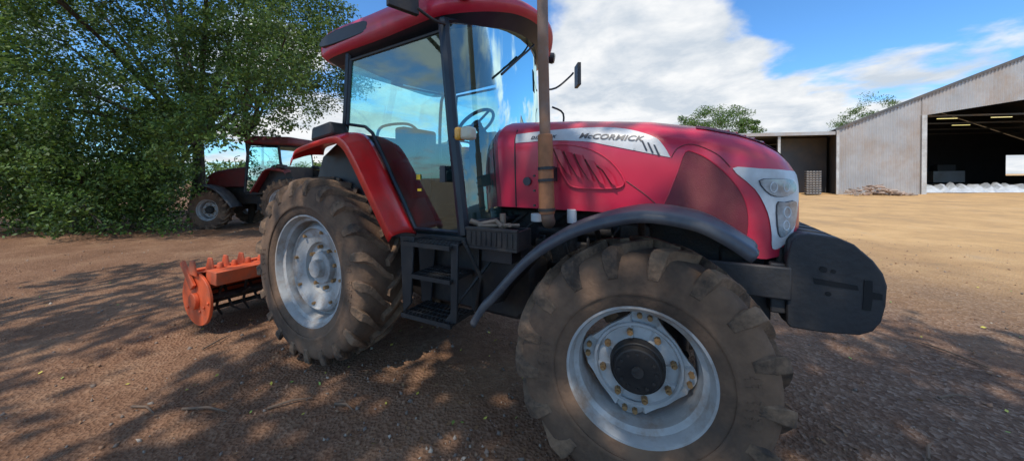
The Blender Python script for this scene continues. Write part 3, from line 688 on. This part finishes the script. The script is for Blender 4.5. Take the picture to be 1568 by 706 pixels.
def tree(name,base,clumps,per,leaf,rcl,trunk_r,fork,p=(.45,.35,.2),nlimb=24,flatten=.7):
    e=empty(name)
    a=Acc(); bz=Vector(base); fk=Vector(fork)
    a.tube([bz,bz.lerp(fk,.5)+Vector((.1,.05,0)),fk],[trunk_r,trunk_r*.8,trunk_r*.65],10)
    idx=rng.choice(len(clumps),min(nlimb,len(clumps)),replace=False)
    for i in idx:
        q=Vector(clumps[i]); mid=fk.lerp(q,.5)+Vector((rng.normal(0,.25),rng.normal(0,.25),.35))
        a.tube(cat([tuple(fk),tuple(mid),tuple(q)],3),[trunk_r*.38*(1-k/6.5)+.010 for k in range(7)],6)
    o=a.obj('trunk_and_limbs',bark,parent=e)
    n=len(clumps); rr=rcl*rng.uniform(.6,1.3,n)
    P=rng.normal(size=(n,per,3)); P/=np.linalg.norm(P,axis=2)[:,:,None]; P*=(rng.random((n,per,1))**.4)
    P[:,:,2]*=flatten
    P=P*rr[:,None,None]+clumps[:,None,:]
    P=P.reshape(-1,3); P=P[P[:,2]>.05]
    o=leafmesh('foliage',P,leaf,LM,list(p)); o.parent=e
    return e
cl=[]
while len(cl)<1750:
    D=rng.uniform(8.5,17); lat=rng.uniform(-22,-5.0); z=rng.uniform(.3,13)
    k=lat/D
    q=((D-13.2)/4.8)**2+((lat+13.2)/7.3)**2+((z-5.5)/7.0)**2
    if q>1: continue
    if q<.45 and rng.random()<.75: continue
    if z>9 and rng.random()<.5: continue
    if k>-1.02 and z<3.0+1.6*max(0,k+1.0)*3: continue
    if k>-.92 and z<3.4+rng.normal(0,.3): continue
    cl.append(W2(D,lat,z))
while len(cl)<2000:
    D=rng.uniform(5.0,8.8); lat=rng.uniform(-13.5,-7.0); z=rng.uniform(7.6,9.5)  # unseen boughs above the frame, added to shade the background tractor
    cl.append(W2(D,lat,z))
tree('leafy_tree',tuple(W2(13.5,-13.0)),np.array(cl),88,.060,.60,.26,tuple(W2(13.5,-12.8,3.2)),nlimb=24)
cl=[]
while len(cl)<150:
    D=rng.uniform(8.0,11.5); k=rng.uniform(-1.0,-.60); z=rng.uniform(3.1,6.5)
    edge=-.56-.05*abs(z-4)
    if k>edge: continue
    cl.append(W2(D,k*D,z))
while len(cl)<182:
    D=rng.uniform(8.2,9.2); k=rng.uniform(-1.06,-.80); z=rng.uniform(1.9,3.2)
    if k>-.95 and z<2.6: continue
    cl.append(W2(D,k*D,z))
tree('leafy_tree',tuple(W2(12.5,-9.9)),np.array(cl),65,.055,.38,.12,tuple(W2(12,-9.6,3.2)),nlimb=12)
cl=[]
while len(cl)<600:
    k=rng.uniform(-1.95,-1.0); D=rng.uniform(8.6 if k<-1.25 else 9.3,12.3); z=rng.uniform(.1,3.8)
    cl.append(W2(D+.8*abs(math.sin(k*9)),k*D,z))
tree('hedge_bush',tuple(W2(10.5,-14)),np.array(cl),85,.056,.55,.1,tuple(W2(10.5,-14,.8)),p=(.4,.2,.4),nlimb=12)
def shade(base,cx,cy,cz,rx,ry,rz,n,per,hole=None):
    cl=[]
    while len(cl)<n:
        q=rng.uniform(-1,1,3)
        if (q**2).sum()>1: continue
        cl.append((cx+q[0]*rx,cy+q[1]*ry,cz+q[2]*rz))
    tree('shade_tree',base,np.array(cl),per,.16,.75,.3,(base[0],base[1],4.5),nlimb=16)
shade((-3.5,-9.0,0),-3.4,-7.0,8.4,3.8,3.4,1.8,70,28)
shade((4.5,-9.5,0),3.7,-6.1,8.7,4.6,3.5,1.7,185,36)
def dist(D,lat,top,w,n=70,leaf=.30):
    cl=[]
    while len(cl)<n:
        q=rng.uniform(-1,1,3)
        if (q**2).sum()>1 : continue
        cl.append(W2(D+q[0]*w*.4,lat+q[1]*w*.5,top*.62+q[2]*top*.36))
    b=W2(D,lat); tree('distant_tree',tuple(b),np.array(cl),130,leaf*.5,w*.11,.35,tuple(b+np.array([0,0,top*.35])),nlimb=8)
dist(60,37.8,15.0,13,110); dist(62,32.0,13.0,8,60); dist(60,42.5,12.5,6,40); dist(75,81,20.0,13,80); dist(75,16.5,12.6,6,30)
cl=[]
for k in range(420):
    ang=rng.uniform(-1.6,1.15); D=rng.uniform(85,100); cl.append(W2(D,ang*D,rng.uniform(.5,5.5)))
tree('distant_tree_belt',tuple(W2(90,-40)),np.array(cl),60,.5,3.2,.3,tuple(W2(90,-40,3)),nlimb=4)

# ================================================================== SHEDS
def corr(name,col,dirt=.35):
    return mat(name,col,.45,metal=.2,dirt=dirt,dirtcol=(.36,.23,.13),scale=.6,var=.12)
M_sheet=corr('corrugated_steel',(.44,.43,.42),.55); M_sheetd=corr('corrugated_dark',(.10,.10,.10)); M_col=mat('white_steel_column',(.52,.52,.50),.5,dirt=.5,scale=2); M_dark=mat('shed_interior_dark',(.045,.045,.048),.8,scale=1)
shed=empty('steel_shed'); 
Ax=Vector((13.89,33.75,0)); e1=Vector((.931,.366,0)).normalized(); nn=Vector((.105,.994,0)).normalized()
def S(s,d,z): return tuple(Ax+e1*s+nn*d+Vector((0,0,z)))
PK=17.
def roofz(s): return 5.37+.403*s if s<=PK else 5.37+.403*2*PK-.403*s
def sheetwall(name,s0,s1,zf0,zf1,m,d=0,par=None,pitch=.25):
    v=[];f=[];n=int((s1-s0)/pitch*4)
    for i in range(n+1):
        s=s0+(s1-s0)*i/n; dd=d+.03*(1 if (i//2)%2 else -1)
        v.append(S(s,dd,zf0(s))); v.append(S(s,dd,zf1(s)))
    for i in range(n): f.append((2*i,2*i+2,2*i+3,2*i+1))
    return add(name,v,f,m,smooth=False,parent=par)
hd=lambda s:6.25+.15*(s-6.2)
sheetwall('front_wall_left',0,5.95,lambda s:-.1,roofz,M_sheet,par=shed)
sheetwall('front_wall_above_door',5.95,26,hd,roofz,M_sheet,par=shed)
sheetwall('front_wall_right',26,2*PK,lambda s:-.1,roofz,M_sheet,par=shed)
def sbox(name,s0,s1,d0,d1,z0,z1,m,par):
    v=[S(s,d,z) for s in(s0,s1) for d in(d0,d1) for z in(z0,z1)]
    return add(name,v,[(0,1,3,2),(4,6,7,5),(0,4,5,1),(2,3,7,6),(0,2,6,4),(1,5,7,3)],m,smooth=False,parent=par)
sbox('door_column',5.9,6.25,-.18,.2,-.1,6.25,M_col,shed)
sbox('downpipe',-.25,-.05,-.3,-.1,0,5.2,M_col,shed)
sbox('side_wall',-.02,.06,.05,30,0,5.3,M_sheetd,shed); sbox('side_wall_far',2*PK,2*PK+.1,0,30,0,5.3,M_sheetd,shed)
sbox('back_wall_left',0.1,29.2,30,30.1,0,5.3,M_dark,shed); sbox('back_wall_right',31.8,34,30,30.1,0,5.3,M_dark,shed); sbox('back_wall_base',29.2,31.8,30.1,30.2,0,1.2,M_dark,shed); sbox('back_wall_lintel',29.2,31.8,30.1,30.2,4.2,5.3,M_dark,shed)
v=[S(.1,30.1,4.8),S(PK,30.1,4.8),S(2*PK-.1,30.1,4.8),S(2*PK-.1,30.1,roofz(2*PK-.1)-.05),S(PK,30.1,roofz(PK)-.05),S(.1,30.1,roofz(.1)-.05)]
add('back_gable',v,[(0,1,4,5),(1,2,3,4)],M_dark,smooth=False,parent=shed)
v=[S(-.3,-.1,roofz(-.3)+.05),S(PK,-.1,roofz(PK)+.05),S(2*PK+.3,-.1,roofz(2*PK+.3)+.05),S(-.3,30.4,roofz(-.3)+.05),S(PK,30.4,roofz(PK)+.05),S(2*PK+.3,30.4,roofz(2*PK+.3)+.05)]
add('roof',v,[(0,1,4,3),(1,2,5,4)],M_sheetd,smooth=False,parent=shed,solid=.08)
v=[S(-.3,-.15,roofz(-.3)-.10),S(PK,-.15,roofz(PK)-.10),S(PK,-.15,roofz(PK)+.12),S(-.3,-.15,roofz(-.3)+.12),S(2*PK+.3,-.15,roofz(2*PK+.3)-.10),S(2*PK+.3,-.15,roofz(2*PK+.3)+.12)]
add('barge_flashing',v,[(0,1,2,3),(1,4,5,2)],M_sheetd,smooth=False,parent=shed)
for k in range(5): sbox('portal_column',.2,.5,5+5*k,5.3+5*k,0,5.2,M_sheetd,shed)
for k in range(4): sbox('rafter_tie',4.6,29.3,6+6*k,6.15+6*k,6.9,7.05,M_sheetd,shed)
em=bpy.data.materials.new('yellow_tube_light'); em.use_nodes=True; b_=em.node_tree.nodes['Principled BSDF']; b_.inputs['Emission Color'].default_value=(1,.85,.25,1); b_.inputs['Emission Strength'].default_value=.9
for s,d in((9.0,4.5),(13.2,4.5),(12.8,10)): sbox('tube_light',s,s+1.6,d,d+.10,6.5,6.55,em,shed)
sbox('stored_machine_body',15.5,19,20,23,0.5,1.9,M_sheet,shed); sbox('stored_machine_top',16.2,18.2,20.5,22.5,1.9,2.7,M_sheetd,shed)
lt=empty('lean_to_shed')
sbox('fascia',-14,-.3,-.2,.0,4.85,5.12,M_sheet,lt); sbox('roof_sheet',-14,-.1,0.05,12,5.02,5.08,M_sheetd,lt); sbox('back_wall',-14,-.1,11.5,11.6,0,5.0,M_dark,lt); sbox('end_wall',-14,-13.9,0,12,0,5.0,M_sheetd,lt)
for s in(-13.5,-9,-4.6): sbox('post',s,s+.2,0,.2,0,4.8,M_col,lt)
sbox('side_sheet',-4.4,-.3,3.0,3.06,0,4.9,M_sheetd,lt)
pal=empty('pallet_stack')
for k in range(10):
    z=.05+.19*k
    for j in range(5): sbox('slat',-2.6+.23*j,-2.45+.23*j,-1.2,-.1,z+.10,z+.13,M_col,pal)
    for j in range(3): sbox('bearer',-2.6,-1.53,-1.2+.5*j,-1.1+.5*j,z,z+.10,M_sheetd,pal)
a=Acc()
for k in range(110):
    s=rng.uniform(.3,4.4); d=rng.uniform(-2.6,-1.2); h=.75*max(0,1-abs(s-2.0)/2.3)*rng.random()
    x,y,_=S(s,d,0); an=rng.uniform(0,3.1); l=rng.uniform(.2,.6)
    a.tube([(x,y,h+.03),(x+l*math.cos(an),y+l*math.sin(an),h+.03+rng.uniform(-.05,.1))],rng.uniform(.03,.09),5)
a.obj('debris_pile',mat('debris',(.34,.24,.18),.9,var=.6,scale=1.5,dirt=.6,dirtcol=(.5,.47,.42)),parent=None)
v=[];f=[];n=60
for i in range(n+1):
    s=6.8+14*i/n
    for j in range(7):
        h=[0,.35,.5,.55,.5,.3,0][j]*(1+.4*math.sin(i*1.7)+.2*math.sin(i*4.1+j)); v.append(S(s,2.0+.5*j,max(0,h)))
for i in range(n):
    for j in range(6): f.append((i*7+j,(i+1)*7+j,(i+1)*7+j+1,i*7+j+1))
add('white_bag_heap',v,f,mat('white_plastic',(.5,.53,.56),.6,var=.25,scale=2),parent=None)

# ================================================================== SKY + SUN
w=bpy.data.worlds.new('World'); scene.world=w; w.use_nodes=True; nt=w.node_tree; N_=nt.nodes; L_=nt.links
bg=N_['Background']; bg.inputs['Strength'].default_value=.15
sky=N_.new('ShaderNodeTexSky'); sky.sky_type='NISHITA'; sky.sun_disc=False; sky.sun_elevation=math.radians(58); sky.sun_rotation=math.radians(180); sky.air_density=1.0; sky.dust_density=.5; sky.ozone_density=2.0
tc=N_.new('ShaderNodeTexCoord'); sp=N_.new('ShaderNodeSeparateXYZ'); L_.new(tc.outputs['Generated'],sp.inputs[0])
def m_(op,a_,b_=None,c_=None,cl=False):
    n=N_.new('ShaderNodeMath'); n.operation=op; n.use_clamp=cl
    for i,x in enumerate((a_,b_,c_)):
        if x is None: continue
        if isinstance(x,(int,float)): n.inputs[i].default_value=x
        else: L_.new(x,n.inputs[i])
    return n.outputs[0]
den=m_('ADD',m_('MAXIMUM',sp.outputs['Z'],0.),.22)
cb=N_.new('ShaderNodeCombineXYZ'); L_.new(m_('DIVIDE',sp.outputs['X'],den),cb.inputs[0]); L_.new(m_('DIVIDE',sp.outputs['Y'],den),cb.inputs[1]); cb.inputs[2].default_value=3.7
def nz(sc,det,ro,vec,dist=0.):
    n=N_.new('ShaderNodeTexNoise'); n.inputs['Scale'].default_value=sc; n.inputs['Detail'].default_value=det; n.inputs['Roughness'].default_value=ro; n.inputs['Distortion'].default_value=dist; L_.new(vec,n.inputs['Vector']); return n.outputs['Fac']
cn=nz(1.5,6,.55,cb.outputs[0],.2)
nm=N_.new('ShaderNodeVectorMath'); nm.operation='NORMALIZE'; L_.new(tc.outputs['Generated'],nm.inputs[0])
def blob(d,rad):
    v=Vector(d).normalized(); n=N_.new('ShaderNodeVectorMath'); n.operation='DISTANCE'; n.inputs[1].default_value=v; 
    L_.new(nm.outputs[0],n.inputs[0])
    return m_('SUBTRACT',1.,m_('DIVIDE',n.outputs['Value'],rad),cl=True)
c_=cn
c_=m_('MULTIPLY_ADD',blob((-.10,.95,.24),.42),.34,c_)
c_=m_('MULTIPLY_ADD',blob((.24,.945,.13),.30),.26,c_)
c_=m_('MULTIPLY_ADD',blob((.42,.90,.08),.28),.28,c_)
c_=m_('MULTIPLY_ADD',blob((-.75,.65,.08),.5),.22,c_)
c_=m_('MULTIPLY_ADD',blob((.32,.87,.36),.30),-.42,c_)
c_=m_('MULTIPLY_ADD',blob((-.60,.64,.50),.40),-.40,c_)
fac=N_.new('ShaderNodeMapRange'); fac.interpolation_type='SMOOTHSTEP'; fac.inputs['From Min'].default_value=.49; fac.inputs['From Max'].default_value=.63; L_.new(c_,fac.inputs['Value'])
sh=nz(2.6,5,.6,cb.outputs[0],.2)
cr=N_.new('ShaderNodeValToRGB'); e=cr.color_ramp.elements; e[0].position=.36; e[0].color=(4.1,4.6,5.2,1); e[1].position=.60; e[1].color=(6.4,6.5,6.6,1); L_.new(sh,cr.inputs[0])
skm=N_.new('ShaderNodeMix'); skm.data_type='RGBA'; skm.blend_type='MULTIPLY'; skm.inputs['Factor'].default_value=1; skm.inputs['B'].default_value=(.66,1.12,1.50,1); L_.new(sky.outputs[0],skm.inputs['A'])
mx=N_.new('ShaderNodeMix'); mx.data_type='RGBA'; L_.new(fac.outputs[0],mx.inputs['Factor']); L_.new(skm.outputs['Result'],mx.inputs['A']); L_.new(cr.outputs[0],mx.inputs['B'])
L_.new(mx.outputs['Result'],bg.inputs['Color'])
sl=bpy.data.lights.new('sun','SUN'); sl.energy=3.6; sl.angle=math.radians(.6); sl.color=(1,.92,.80)
so=bpy.data.objects.new('sun',sl); scene.collection.objects.link(so)
el=math.radians(58); dirv=Vector((0,math.cos(el),-math.sin(el))); so.rotation_euler=dirv.to_track_quat('-Z','Y').to_euler(); so.location=(0,-20,30)

# ================================================================== CAMERA
cd=bpy.data.cameras.new('camera'); cd.sensor_width=36; cd.sensor_fit='HORIZONTAL'; cd.lens=504.69/1568*36; cd.shift_y=-73.8/1568; cd.clip_start=.05; cd.clip_end=3000
yaw,p,roll=.4902,.0153,-.0090
f=Vector((-math.sin(yaw)*math.cos(p),math.cos(yaw)*math.cos(p),-math.sin(p))); r=Vector((math.cos(yaw),math.sin(yaw),0)); u=r.cross(f)
r2=r*math.cos(roll)+u*math.sin(roll); u2=-r*math.sin(roll)+u*math.cos(roll)
Mx=Matrix((r2,u2,-f)).transposed().to_4x4(); Mx.translation=(2.9743,-2.6855,1.6325)
co=bpy.data.objects.new('camera',cd); scene.collection.objects.link(co); co.matrix_world=Mx; scene.camera=co
# left-side lamp copies belong to the tractor
for o in scene.objects:
    if o.name.startswith('headlamp') and 'left' in o.name and o.parent is None: o.parent=tractor
